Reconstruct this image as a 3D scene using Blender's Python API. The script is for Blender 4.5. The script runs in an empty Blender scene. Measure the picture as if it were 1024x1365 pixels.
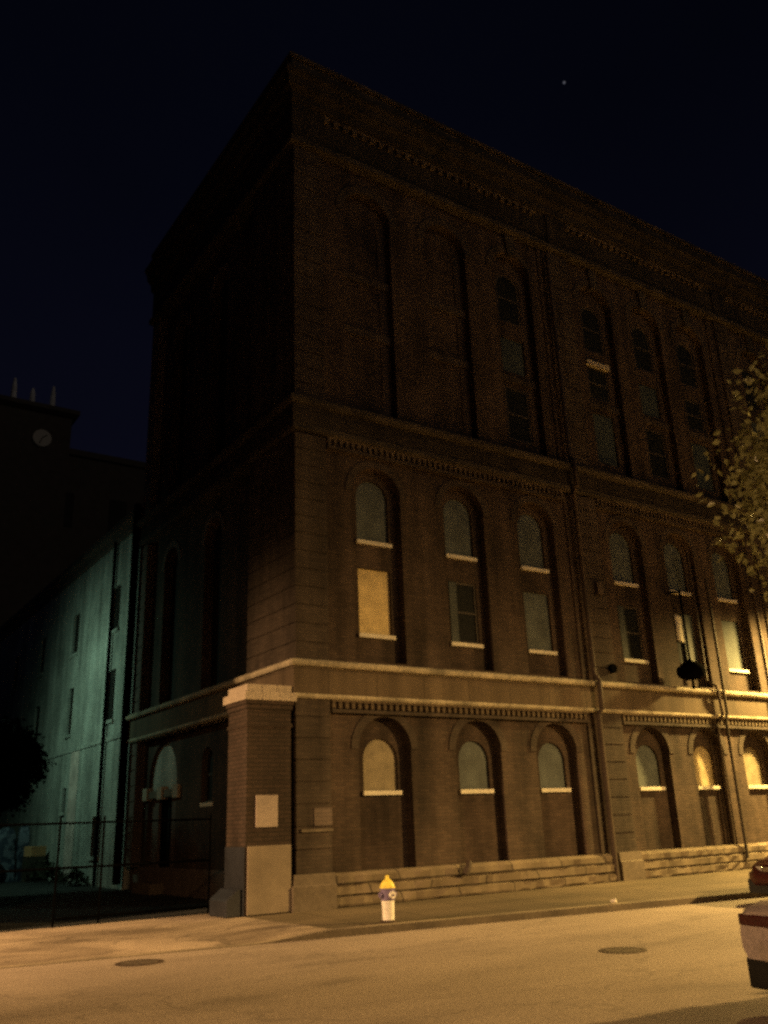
import bpy, bmesh, math, random
from mathutils import Vector, Matrix
random.seed(11)
C = bpy.context.scene.collection
R = math.radians

# ------------------------------------------------------------------ materials
def mat(name, col, rough=.85, metal=0., var=.25, vscale=1.2, fine=18., fvar=.15, bump=0., bscale=30., spec=.3, stain=None):
    m = bpy.data.materials.new(name); m.use_nodes = True
    nt = m.node_tree; N = nt.nodes; L = nt.links
    b = N['Principled BSDF']
    b.inputs['Roughness'].default_value = rough; b.inputs['Metallic'].default_value = metal
    b.inputs['Specular IOR Level'].default_value = spec
    tc = N.new('ShaderNodeTexCoord')
    n1 = N.new('ShaderNodeTexNoise'); n1.inputs['Scale'].default_value = vscale; n1.inputs['Detail'].default_value = 5
    n2 = N.new('ShaderNodeTexNoise'); n2.inputs['Scale'].default_value = fine; n2.inputs['Detail'].default_value = 3
    L.new(tc.outputs['Object'], n1.inputs['Vector']); L.new(tc.outputs['Object'], n2.inputs['Vector'])
    def rng(n, v):
        r = N.new('ShaderNodeMapRange'); r.inputs['From Min'].default_value = .3; r.inputs['From Max'].default_value = .7
        r.inputs['To Min'].default_value = 1 - v; r.inputs['To Max'].default_value = 1 + v
        L.new(n.outputs['Fac'], r.inputs['Value']); return r.outputs[0]
    mu = N.new('ShaderNodeMath'); mu.operation = 'MULTIPLY'
    L.new(rng(n1, var), mu.inputs[0]); L.new(rng(n2, fvar), mu.inputs[1])
    mx = N.new('ShaderNodeVectorMath'); mx.operation = 'SCALE'; mx.inputs[0].default_value = col
    L.new(mu.outputs[0], mx.inputs['Scale']); L.new(mx.outputs[0], b.inputs['Base Color'])
    if bump:
        n3 = N.new('ShaderNodeTexNoise'); n3.inputs['Scale'].default_value = bscale; n3.inputs['Detail'].default_value = 6
        L.new(tc.outputs['Object'], n3.inputs['Vector'])
        bp = N.new('ShaderNodeBump'); bp.inputs['Strength'].default_value = bump; bp.inputs['Distance'].default_value = .02
        L.new(n3.outputs['Fac'], bp.inputs['Height']); L.new(bp.outputs[0], b.inputs['Normal'])
    return m

def brick_mat(name, c1, c2, mortar, w=.23, h=.078, msize=.012, bump=.5, var=.35, rough=.9):
    m = bpy.data.materials.new(name); m.use_nodes = True
    nt = m.node_tree; N = nt.nodes; L = nt.links; b = N['Principled BSDF']
    b.inputs['Roughness'].default_value = rough; b.inputs['Specular IOR Level'].default_value = .2
    g = N.new('ShaderNodeNewGeometry'); s = N.new('ShaderNodeSeparateXYZ'); L.new(g.outputs['Position'], s.inputs[0])
    ad = N.new('ShaderNodeMath'); ad.operation = 'ADD'; L.new(s.outputs[0], ad.inputs[0]); L.new(s.outputs[1], ad.inputs[1])
    cb = N.new('ShaderNodeCombineXYZ'); L.new(ad.outputs[0], cb.inputs[0]); L.new(s.outputs[2], cb.inputs[1])
    br = N.new('ShaderNodeTexBrick')
    br.inputs['Scale'].default_value = 1; br.inputs['Brick Width'].default_value = w; br.inputs['Row Height'].default_value = h
    br.inputs['Mortar Size'].default_value = msize; br.inputs['Mortar Smooth'].default_value = .3; br.inputs['Bias'].default_value = -.2
    br.inputs['Color1'].default_value = (*c1, 1); br.inputs['Color2'].default_value = (*c2, 1); br.inputs['Mortar'].default_value = (*mortar, 1)
    L.new(cb.outputs[0], br.inputs['Vector'])
    # soot and rain streaks: one broad noise, one stretched downwards
    n1 = N.new('ShaderNodeTexNoise'); n1.inputs['Scale'].default_value = .55; n1.inputs['Detail'].default_value = 8; n1.inputs['Roughness'].default_value = .65
    L.new(g.outputs['Position'], n1.inputs['Vector'])
    mp = N.new('ShaderNodeMapping'); mp.inputs['Scale'].default_value = (2.2, 2.2, .22); L.new(g.outputs['Position'], mp.inputs[0])
    n2 = N.new('ShaderNodeTexNoise'); n2.inputs['Scale'].default_value = 1.; n2.inputs['Detail'].default_value = 6; L.new(mp.outputs[0], n2.inputs['Vector'])
    av = N.new('ShaderNodeMath'); av.operation = 'ADD'; L.new(n1.outputs['Fac'], av.inputs[0]); L.new(n2.outputs['Fac'], av.inputs[1])
    r = N.new('ShaderNodeMapRange'); r.inputs['From Min'].default_value = .7; r.inputs['From Max'].default_value = 1.3
    r.inputs['To Min'].default_value = 1 - var; r.inputs['To Max'].default_value = 1 + var; L.new(av.outputs[0], r.inputs['Value'])
    mx = N.new('ShaderNodeVectorMath'); mx.operation = 'SCALE'; L.new(br.outputs['Color'], mx.inputs[0]); L.new(r.outputs[0], mx.inputs['Scale'])
    L.new(mx.outputs[0], b.inputs['Base Color'])
    bp = N.new('ShaderNodeBump'); bp.inputs['Strength'].default_value = bump; bp.inputs['Distance'].default_value = .012; bp.invert = True
    L.new(br.outputs['Fac'], bp.inputs['Height']); L.new(bp.outputs[0], b.inputs['Normal'])
    return m

def emit(name, col, s):
    m = bpy.data.materials.new(name); m.use_nodes = True
    b = m.node_tree.nodes['Principled BSDF']; b.inputs['Base Color'].default_value = (*col, 1)
    b.inputs['Emission Color'].default_value = (*col, 1); b.inputs['Emission Strength'].default_value = s
    return m

M = dict(
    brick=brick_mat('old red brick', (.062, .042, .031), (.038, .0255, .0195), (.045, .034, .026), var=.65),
    rust=brick_mat('banded brick', (.062, .046, .036), (.042, .031, .025), (.048, .039, .03), var=.55),
    pier=brick_mat('pier brick', (.053, .036, .028), (.035, .025, .0195), (.031, .024, .0185), h=.085, w=.24, msize=.014, bump=.8, var=.35),
    paint=brick_mat('painted brick', (.38, .38, .34), (.29, .30, .28), (.22, .23, .21), var=.55, bump=.5),
    dim=brick_mat('sooty brick', (.13, .10, .085), (.10, .075, .065), (.10, .08, .07), var=.3),
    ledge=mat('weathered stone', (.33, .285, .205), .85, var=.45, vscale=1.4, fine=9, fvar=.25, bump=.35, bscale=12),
    ledge_up=mat('dimmed stone', (.045, .036, .027), .9, var=.5, vscale=1.2, fine=9, fvar=.25, bump=.35, bscale=12),  # ledge stone darkened: the weak light up high is put into the colour
    frieze_up=brick_mat('dimmed frieze', (.032, .025, .019), (.023, .018, .013), (.018, .014, .011), w=1.35, h=.7, msize=.015, bump=.4, var=.45),  # darker copy of the frieze, dimmed for the weak light up high
    patch=mat('worn pinkish render', (.50, .40, .36), .9, var=.25, vscale=1.4, fine=8, fvar=.2),
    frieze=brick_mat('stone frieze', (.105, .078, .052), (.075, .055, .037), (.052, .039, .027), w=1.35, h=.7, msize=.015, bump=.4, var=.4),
    cap=mat('pale cap stone', (.36, .30, .235), .8, var=.2, fine=14, bump=.2),
    sill=mat('pale limestone sill', (.62, .57, .46), .8, var=.12, bump=.15),
    rock=brick_mat('rock faced stone', (.155, .122, .085), (.12, .094, .066), (.06, .048, .036), w=1.6, h=.23, msize=.02, bump=1., var=.4),
    block=mat('smooth stone block', (.125, .10, .074), .85, var=.25, fine=8, bump=.2),
    grey=mat('grey green painted board', (.072, .084, .080), .7, var=.3, vscale=2.2, fine=7, fvar=.1),
    tanlow=mat('weathered plywood board', (.21, .175, .11), .7, var=.3, vscale=2.5, fine=9, fvar=.1),
    board2=mat('shaded board', (.05, .058, .055), .8, var=.3),
    tanmid=mat('pale tan board', (.42, .34, .19), .7, var=.25, vscale=2.5, fine=9, fvar=.1),
    murk=mat('murky board', (.035, .045, .045), .8),
    tan=mat('bare plywood board', (.56, .43, .2), .7, var=.25, vscale=2.5, fine=9, fvar=.1),
    panel=mat('buff cement panel', (.21, .17, .125), .8, var=.25, vscale=1.5, fine=8, fvar=.06),
    plate=mat('faded metal plate', (.31, .25, .21), .6, var=.2),
    dark=mat('dark window glass', (.010, .011, .011), .7, var=.2, spec=.1),
    void=mat('black opening', (.006, .005, .004), .9),
    wood=mat('dark painted wood', (.05, .04, .03), .7),
    steel=mat('dark blue grey steel', (.026, .028, .036), .55, .2, var=.3, bump=.1),  # wheel guard steel, also carries the painted shade on the pier
    iron=mat('black iron', (.0015, .0015, .0015), .95, spec=.01),
    pipe=mat('rusty brown pipe', (.06, .042, .03), .7, .1),
    conduit=mat('galvanised conduit', (.05, .04, .028), .6, .2),
    asphalt=mat('yard asphalt', (.022, .023, .023), .9, var=.4, vscale=.5, fine=14, bump=.3, bscale=40),
    dirt=mat('bare ground', (.05, .045, .035), .95, var=.4, vscale=.2),
    kerbtop=mat('worn kerb top', (.22, .18, .125), .9, var=.4, vscale=1.2, bump=.3),
    kerbshade=mat('shaded kerb face', (.10, .08, .056), .9, var=.3, vscale=1.4, bump=.3),  # kerb face colour is darkened to paint in its shade
    leaf=mat('leaf', (.30, .31, .15), .28, var=.4, vscale=2.5, fine=6, fvar=.35, spec=.5),
    darkleaf=mat('dark leaf', (.003, .004, .003), .95, spec=.05),
    bark=mat('bark', (.07, .05, .035), .9, bump=.8, bscale=14),
    weed=mat('weed leaf', (.025, .03, .013), .8),
    hyyel=mat('hydrant yellow', (.85, .70, .12), .45, var=.06),
    hywhite=mat('hydrant white', (.80, .76, .68), .5, var=.1),
    hyviolet=mat('hydrant violet', (.19, .15, .27), .5, var=.15),
    silver=mat('champagne car paint', (.50, .43, .415), .35, .1, var=.04, spec=.6),
    maroon=mat('maroon car paint', (.06, .012, .013), .28, .2, var=.06, spec=.6),
    glass=mat('car glass', (.015, .015, .017), .12, spec=.6),
    rubber=mat('tyre rubber', (.018, .017, .016), .85),
    chrome=mat('chrome', (.55, .52, .5), .25, .9, var=.03),
    lens=mat('red tail lens', (.06, .008, .010), .25, spec=.6),
    clear=mat('clear lamp lens', (.55, .52, .48), .2, spec=.7),
    blackplastic=mat('black trim', (.02, .02, .02), .6),
    plateface=mat('licence plate', (.5, .48, .45), .5),
    tarp=None, cream=mat('tan cardboard', (.50, .27, .13), .8),
    greydrum=mat('scuffed drum', (.22, .22, .25), .6), blue=mat('blue tarp', (.16, .22, .34), .6),
    white=mat('white sheet', (.13, .135, .15), .7),
    far=mat('sooty far brick', (.03, .025, .02), .95, var=.2), mast=mat('pale mast', (.24, .24, .24), .7),
    cover=mat('worn cast iron', (.10, .08, .06), .6, .1, var=.3, vscale=6, fine=30, fvar=.5, bump=.8, bscale=22),
    paper=mat('white paper', (.75, .7, .6), .8),
)

def translucent(m, col, f):      # thin leaves let some lamplight through
    nt = m.node_tree; N = nt.nodes; L = nt.links; t = N.new('ShaderNodeBsdfTranslucent'); t.inputs['Color'].default_value = (*col, 1)
    mx = N.new('ShaderNodeMixShader'); mx.inputs[0].default_value = f
    L.new(N['Principled BSDF'].outputs[0], mx.inputs[1]); L.new(t.outputs[0], mx.inputs[2]); L.new(mx.outputs[0], N['Material Output'].inputs[0])
translucent(M['leaf'], (.42, .40, .19), .5)
def ground_mat(name, c_a, c_b, joint=None, rough=.85, scale=.45, cracks=0):
    m = mat(name, c_a, rough, bump=.35, bscale=55)
    nt = m.node_tree; N = nt.nodes; L = nt.links; b = N['Principled BSDF']
    tc = N.new('ShaderNodeTexCoord')
    n = N.new('ShaderNodeTexNoise'); n.inputs['Scale'].default_value = scale; n.inputs['Detail'].default_value = 7; n.inputs['Roughness'].default_value = .6
    n.inputs['Distortion'].default_value = .6
    mp = N.new('ShaderNodeMapping'); mp.inputs['Rotation'].default_value = (0, 0, .145); mp.inputs['Scale'].default_value = (.45, 1, 1)
    L.new(tc.outputs['Object'], mp.inputs[0]); L.new(mp.outputs[0], n.inputs['Vector'])
    cr = N.new('ShaderNodeValToRGB'); cr.color_ramp.elements[0].position = .36; cr.color_ramp.elements[1].position = .62
    cr.color_ramp.elements[0].color = (*c_a, 1); cr.color_ramp.elements[1].color = (*c_b, 1); L.new(n.outputs['Fac'], cr.inputs[0])
    f = N.new('ShaderNodeTexNoise'); f.inputs['Scale'].default_value = 45; f.inputs['Detail'].default_value = 4; L.new(tc.outputs['Object'], f.inputs['Vector'])
    r = N.new('ShaderNodeMapRange'); r.inputs['From Min'].default_value = .3; r.inputs['From Max'].default_value = .7
    r.inputs['To Min'].default_value = .72; r.inputs['To Max'].default_value = 1.28; L.new(f.outputs['Fac'], r.inputs['Value'])
    mx = N.new('ShaderNodeVectorMath'); mx.operation = 'SCALE'; L.new(cr.outputs[0], mx.inputs[0]); L.new(r.outputs[0], mx.inputs['Scale'])
    out = mx.outputs[0]
    if cracks:   # wandering cracks, tarred here and there, and darker oil stains
        dn = N.new('ShaderNodeTexNoise'); dn.inputs['Scale'].default_value = 1.3; dn.inputs['Detail'].default_value = 6; L.new(tc.outputs['Object'], dn.inputs['Vector'])
        ds = N.new('ShaderNodeVectorMath'); ds.operation = 'SCALE'; ds.inputs['Scale'].default_value = 1.1; L.new(dn.outputs['Color'], ds.inputs[0])
        da = N.new('ShaderNodeVectorMath'); da.operation = 'ADD'; L.new(mp.outputs[0], da.inputs[0]); L.new(ds.outputs[0], da.inputs[1])
        vo = N.new('ShaderNodeTexVoronoi'); vo.feature = 'DISTANCE_TO_EDGE'; vo.inputs['Scale'].default_value = .42; L.new(da.outputs[0], vo.inputs['Vector'])
        c1 = N.new('ShaderNodeMapRange'); c1.inputs['From Min'].default_value = .004; c1.inputs['From Max'].default_value = .016
        c1.inputs['To Min'].default_value = 1 - cracks; c1.inputs['To Max'].default_value = 1; L.new(vo.outputs['Distance'], c1.inputs['Value'])
        sn = N.new('ShaderNodeTexNoise'); sn.inputs['Scale'].default_value = 1.1; sn.inputs['Detail'].default_value = 4; L.new(mp.outputs[0], sn.inputs['Vector'])
        c2 = N.new('ShaderNodeMapRange'); c2.inputs['From Min'].default_value = .58; c2.inputs['From Max'].default_value = .72
        c2.inputs['To Min'].default_value = 1; c2.inputs['To Max'].default_value = .74; L.new(sn.outputs['Fac'], c2.inputs['Value'])
        cm = N.new('ShaderNodeMath'); cm.operation = 'MULTIPLY'; L.new(c1.outputs[0], cm.inputs[0]); L.new(c2.outputs[0], cm.inputs[1])
        cs = N.new('ShaderNodeVectorMath'); cs.operation = 'SCALE'; L.new(out, cs.inputs[0]); L.new(cm.outputs[0], cs.inputs['Scale']); out = cs.outputs[0]
    if joint:
        br = N.new('ShaderNodeTexBrick'); br.offset = 0; br.inputs['Scale'].default_value = 1
        br.inputs['Brick Width'].default_value = joint; br.inputs['Row Height'].default_value = joint; br.inputs['Mortar Size'].default_value = .02
        br.inputs['Color1'].default_value = (1, 1, 1, 1); br.inputs['Color2'].default_value = (.8, .8, .8, 1); br.inputs['Mortar'].default_value = (.4, .38, .33, 1)
        mp2 = N.new('ShaderNodeMapping'); mp2.inputs['Rotation'].default_value = (0, 0, .145); L.new(tc.outputs['Object'], mp2.inputs[0])
        L.new(mp2.outputs[0], br.inputs['Vector'])
        mm = N.new('ShaderNodeVectorMath'); mm.operation = 'MULTIPLY'; L.new(out, mm.inputs[0]); L.new(br.outputs['Color'], mm.inputs[1]); out = mm.outputs[0]
    L.new(out, b.inputs['Base Color'])
    return m
M['road'] = ground_mat('worn street surface', (.245, .20, .16), (.335, .275, .22), rough=.8, cracks=.2)
M['walk'] = ground_mat('old pavement', (.075, .058, .034), (.14, .107, .067), joint=1.5)
M['apron'] = ground_mat('patched driveway concrete', (.13, .10, .072), (.36, .29, .215), scale=.9, cracks=.4)

def striped(name, a, b_):
    m = mat(name, a, .7); nt = m.node_tree; N = nt.nodes; L = nt.links
    tc = N.new('ShaderNodeTexCoord'); w = N.new('ShaderNodeTexNoise'); w.inputs['Scale'].default_value = 3.4; w.inputs['Detail'].default_value = 2
    L.new(tc.outputs['Object'], w.inputs['Vector'])
    cr = N.new('ShaderNodeValToRGB'); cr.color_ramp.interpolation = 'LINEAR'
    cr.color_ramp.elements[0].position = .47; cr.color_ramp.elements[1].position = .56
    cr.color_ramp.elements[0].color = (*a, 1); cr.color_ramp.elements[1].color = (*b_, 1)
    L.new(w.outputs['Fac'], cr.inputs[0]); L.new(cr.outputs[0], N['Principled BSDF'].inputs['Base Color']); return m
M['tarp'] = striped('blue and white tarp', (.03, .04, .065), (.12, .14, .18))

# ------------------------------------------------------------------ mesh helpers
class MB:
    def __init__(s): s.v = []; s.f = []
    def face(s, pts):
        n = len(s.v); s.v += [tuple(p) for p in pts]; s.f.append(tuple(range(n, n + len(pts))))
    def box(s, x0, x1, y0, y1, z0, z1):
        n = len(s.v); s.v += [(x, y, z) for z in (z0, z1) for y in (y0, y1) for x in (x0, x1)]
        s.f += [tuple(n + i for i in q) for q in ((0, 2, 3, 1), (4, 5, 7, 6), (0, 1, 5, 4), (2, 6, 7, 3), (0, 4, 6, 2), (1, 3, 7, 5))]
    def tube(s, pts, r, seg=10):
        pts = [Vector(p) for p in pts]; rr = r if isinstance(r, (list, tuple)) else [r] * len(pts); n = len(s.v)
        a = None
        for i, p in enumerate(pts):
            d = (pts[min(i + 1, len(pts) - 1)] - pts[max(i - 1, 0)]).normalized()
            if a is None: a = d.orthogonal().normalized()
            a = (a - d * a.dot(d)).normalized(); b = d.cross(a)
            for k in range(seg):
                t = 2 * math.pi * k / seg; s.v.append(tuple(p + (a * math.cos(t) + b * math.sin(t)) * rr[i]))
        for i in range(len(pts) - 1):
            for k in range(seg):
                s.f.append((n + i * seg + k, n + i * seg + (k + 1) % seg, n + (i + 1) * seg + (k + 1) % seg, n + (i + 1) * seg + k))
        s.f.append(tuple(n + k for k in range(seg))); s.f.append(tuple(n + (len(pts) - 1) * seg + k for k in range(seg)))
    def lathe(s, prof, cx=0, cy=0, cz=0, seg=20):
        n = len(s.v)
        for r, z in prof:
            for k in range(seg):
                t = 2 * math.pi * k / seg; s.v.append((cx + r * math.cos(t), cy + r * math.sin(t), cz + z))
        for i in range(len(prof) - 1):
            for k in range(seg):
                s.f.append((n + i * seg + k, n + i * seg + (k + 1) % seg, n + (i + 1) * seg + (k + 1) % seg, n + (i + 1) * seg + k))
        s.f.append(tuple(n + k for k in range(seg))); s.f.append(tuple(n + (len(prof) - 1) * seg + k for k in range(seg)))
    def loft(s, rings, cap=True):
        n = len(s.v); k = len(rings[0])
        for r in rings: s.v += [tuple(p) for p in r]
        for i in range(len(rings) - 1):
            for j in range(k):
                s.f.append((n + i * k + j, n + i * k + (j + 1) % k, n + (i + 1) * k + (j + 1) % k, n + (i + 1) * k + j))
        if cap:
            s.f.append(tuple(n + j for j in range(k))); s.f.append(tuple(n + (len(rings) - 1) * k + j for j in range(k)))
    def build(s, name, m, parent=None, weld=True, smooth=None, bevel=0, recalc=True):
        me = bpy.data.meshes.new(name); me.from_pydata(s.v, [], s.f)
        bm = bmesh.new(); bm.from_mesh(me)
        if weld: bmesh.ops.remove_doubles(bm, verts=bm.verts, dist=1e-4)
        if recalc: bmesh.ops.recalc_face_normals(bm, faces=bm.faces)
        bm.to_mesh(me); bm.free()
        me.materials.append(m)
        o = bpy.data.objects.new(name, me); C.objects.link(o)
        if parent: o.parent = parent
        if smooth is not None:
            for p in me.polygons: p.use_smooth = True
            try: me.set_sharp_from_angle(angle=R(smooth))
            except Exception: pass
        if bevel:
            b = o.modifiers.new('bevel', 'BEVEL'); b.width = bevel; b.segments = 2; b.limit_method = 'ANGLE'
        return o
def tag(o, label=None, cat=None, group=None, kind=None):
    if label: o['label'] = label
    if cat: o['category'] = cat
    if group: o['group'] = group
    if kind: o['kind'] = kind
    return o
def thing(name, label, cat, loc=(0, 0, 0), rz=0, group=None):
    o = bpy.data.objects.new(name, None); C.objects.link(o); o.location = loc; o.rotation_euler = (0, 0, rz); o.empty_display_size = .2
    return tag(o, label, cat, group)
def copy_tree(o, parent=None):
    c = o.copy(); C.objects.link(c)
    if parent: c.parent = parent
    for ch in list(o.children): copy_tree(ch, c)
    return c

def front(d0=0):  return lambda u, v, d: (u, d0 + d, v)
def leftw(d0=0):  return lambda u, v, d: (d0 + d, u, v)

def arch_pts(a, b, z1, n=18):
    r = (b - a) / 2; c = (a + b) / 2
    return [(c - r * math.cos(math.pi * i / n), z1 - r + r * math.sin(math.pi * i / n)) for i in range(n + 1)]

def panel(mb, T, u0, u1, v0, v1, d, ops):
    """a stretch of wall at depth d with a column of openings (a, b, z0, z1, arched, end depth)"""
    ops = sorted(ops, key=lambda o: o[2]); lim = [v0]
    for p, q in zip(ops, ops[1:]): lim.append((p[3] + q[2]) / 2)
    lim.append(v1)
    if not ops: mb.face([T(u0, v0, d), T(u1, v0, d), T(u1, v1, d), T(u0, v1, d)]); return
    for k, (a, b, z0, z1, arch, de) in enumerate(ops):
        l0, l1 = lim[k], lim[k + 1]
        q = lambda x0, x1, y0, y1: mb.face([T(x0, y0, d), T(x1, y0, d), T(x1, y1, d), T(x0, y1, d)]) if x1 - x0 > 1e-4 and y1 - y0 > 1e-4 else None
        q(u0, a, l0, l1); q(b, u1, l0, l1); q(a, b, l0, z0)
        top = arch_pts(a, b, z1) if arch else [(a, z1), (b, z1)]
        for (x0, y0), (x1, y1) in zip(top, top[1:]):
            mb.face([T(x0, y0, d), T(x1, y1, d), T(x1, l1, d), T(x0, l1, d)])
            mb.face([T(x0, y0, d), T(x1, y1, d), T(x1, y1, de), T(x0, y0, de)])
        s = top[0][1]
        mb.face([T(a, z0, d), T(a, s, d), T(a, s, de), T(a, z0, de)]); mb.face([T(b, z0, d), T(b, s, d), T(b, s, de), T(b, z0, de)])
        mb.face([T(a, z0, d), T(b, z0, d), T(b, z0, de), T(a, z0, de)])

def outline(a, b, z0, z1, arch):
    return [(a, z0), (b, z0)] + (list(reversed(arch_pts(a, b, z1))) if arch else [(b, z1), (a, z1)])
def slab(mb, T, poly, d0, d1):
    mb.loft([[T(u, v, d0) for u, v in poly], [T(u, v, d1) for u, v in poly]])
def arch_ring(mb, T, c, r0, r1, spring, d0, d1, n=20, leg=0):
    rings = []
    st = [math.pi * i / n for i in range(n + 1)]
    pts = ([(math.cos(t), math.sin(t), 0) for t in st])
    if leg: pts = [(1, 0, -leg)] + pts + [(-1, 0, -leg)]
    for cx, sz, dz in pts:
        rings.append([T(c + r * cx, spring + r * sz + dz, d) for r, d in ((r0, d0), (r1, d0), (r1, d1), (r0, d1))])
    mb.loft(rings)

def window(T, parent, c, hw, z0, z1, arch, d, kind, sill=True, sw=.1):
    mats = dict(grey='grey', murk='murk', shaded='board2', tanmid='tanmid', tanlow='tanlow', tan='tan', dark='dark', half='dark', slit='dark', brick='brick', void='void', paint='paint')
    mb = MB(); slab(mb, T, outline(c - hw + .002, c + hw - .002, z0 + .002, z1 - .002, arch), d, d + .05)
    w = mb.build('window', M[mats[kind]], parent)
    if kind in ('dark', 'half', 'slit'):
        f = MB()
        top = outline(c - hw + .004, c + hw - .004, z0 + .004, z1 - .004, arch)
        inn = outline(c - hw + .06, c + hw - .06, z0 + .06, z1 - .06, arch)
        f.loft([[T(u, v, dd) for u, v in pl] for pl, dd in ((top, d - .03), (inn, d - .03), (inn, d - .002), (top, d - .002), (top, d - .03))], cap=False)
        f.build('frame', M['wood'], w)
        if kind != 'slit' or True:
            f = MB(); f.box(0, 1, 0, 1, 0, 1); f.v = [T(c - hw + .06 + x * (2 * hw - .12), (z0 + z1) / 2 - .025 + z * .05, d - .025 + y * .022) for x, y, z in f.v]
            f.build('sash_bar', M['wood'], w)
    if kind == 'half':
        f = MB(); slab(f, T, outline(c - hw + .03, c - hw * .42, z0 + .02, z1 - .02, False), d - .06, d - .034); f.build('board', M['board2'], w)
    if kind == 'slit':
        f = MB(); slab(f, T, [(c - hw + .1, z0 + .75), (c - hw + .42, z0 + .7), (c - hw + .4, z1 - .1), (c - hw + .12, z1 - .06)], d - .06, d - .034); f.build('board', M['sill'], w)
        f = MB(); slab(f, T, outline(c - hw * .1, c + hw - .03, z0 + .02, z1 - .02, False), d - .07, d - .036); f.build('board', M['grey'], w)
    if sill:
        s = MB(); slab(s, T, outline(c - hw - .05, c + hw + .05, z0 - sw, z0, False), d - .13 - .02, d + .05); s.build('sill', M['sill'], w, bevel=.008)
    return w

def strip(name, m, parent, stations, prof, jitter=0, **k):
    mb = MB(); rings = []
    for i, st in enumerate(stations):
        rings.append([st(o + (random.uniform(-jitter, jitter) if jitter and o > -.1 else 0), z) for o, z in prof])
    mb.loft(rings); return mb.build(name, m, parent, **k)
fx = lambda x: (lambda o, z: (x, -o, z))                  # station on the front wall
cr0 = lambda o, z: (-o, -o, z)                            # the mitred street corner
ly = lambda y: (lambda o, z: (-o, y, z))                  # station on the yard wall

def rustic(z0, z1, h=.44, g=.04, o=0., gi=.028, inner=-.35):
    n = max(1, round((z1 - z0) / h)); hh = (z1 - z0) / n; p = []
    for i in range(n):
        a = z0 + i * hh; p += [(o, a + (g if i else 0)), (o, a + hh)]
        if i < n - 1: p += [(o - gi, a + hh), (o - gi, a + hh + g)]
    return p + [(inner, z1), (inner, z0)]

# ================================================================== the warehouse
bld = thing('brick_warehouse', 'tall dark red brick brewery warehouse with boarded arched windows on the street corner', 'warehouse')
XE, YE = 28.3, 10.9
BAY = .12; REC = .34; BRD = .40
bays = [(0.86, 8.95), (10.22, 17.5), (18.75, 27.3)]
pil2 = [(8.95, 10.22), (17.5, 18.75), (27.3, XE)]
cols = [[2.37, 5.12, 7.74], [11.45, 13.93, 16.30], [20.1, 22.9, 25.7]]
HW = .72; WW = .47
TF = front()
kinds_g = [['tanlow', 'grey', 'grey'], ['grey', 'tanmid', 'tanlow'], ['grey', 'grey', 'tanlow']]
kinds_u = [['grey'] * 3, ['grey'] * 3, ['grey'] * 3]
kinds_l = [['tan', 'half', 'grey'], ['half', 'slit', 'shaded'], ['grey', 'half', 'tan']]
k3 = [  # lower, middle, top
    [['brick', 'brick', 'brick'], ['brick', 'brick', 'brick'], ['dark', 'murk', 'dark']],
    [['murk', 'dark', 'dark'], ['dark', 'murk', 'dark'], ['murk', 'dark', 'dark']],
    [['dark', 'murk', 'dark'], ['murk', 'dark', 'dark'], ['dark', 'dark', 'dark']]]
walls = MB()
LV = [(0.0, 5.02), (5.02, 11.45), (11.45, 21.4)]
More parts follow.
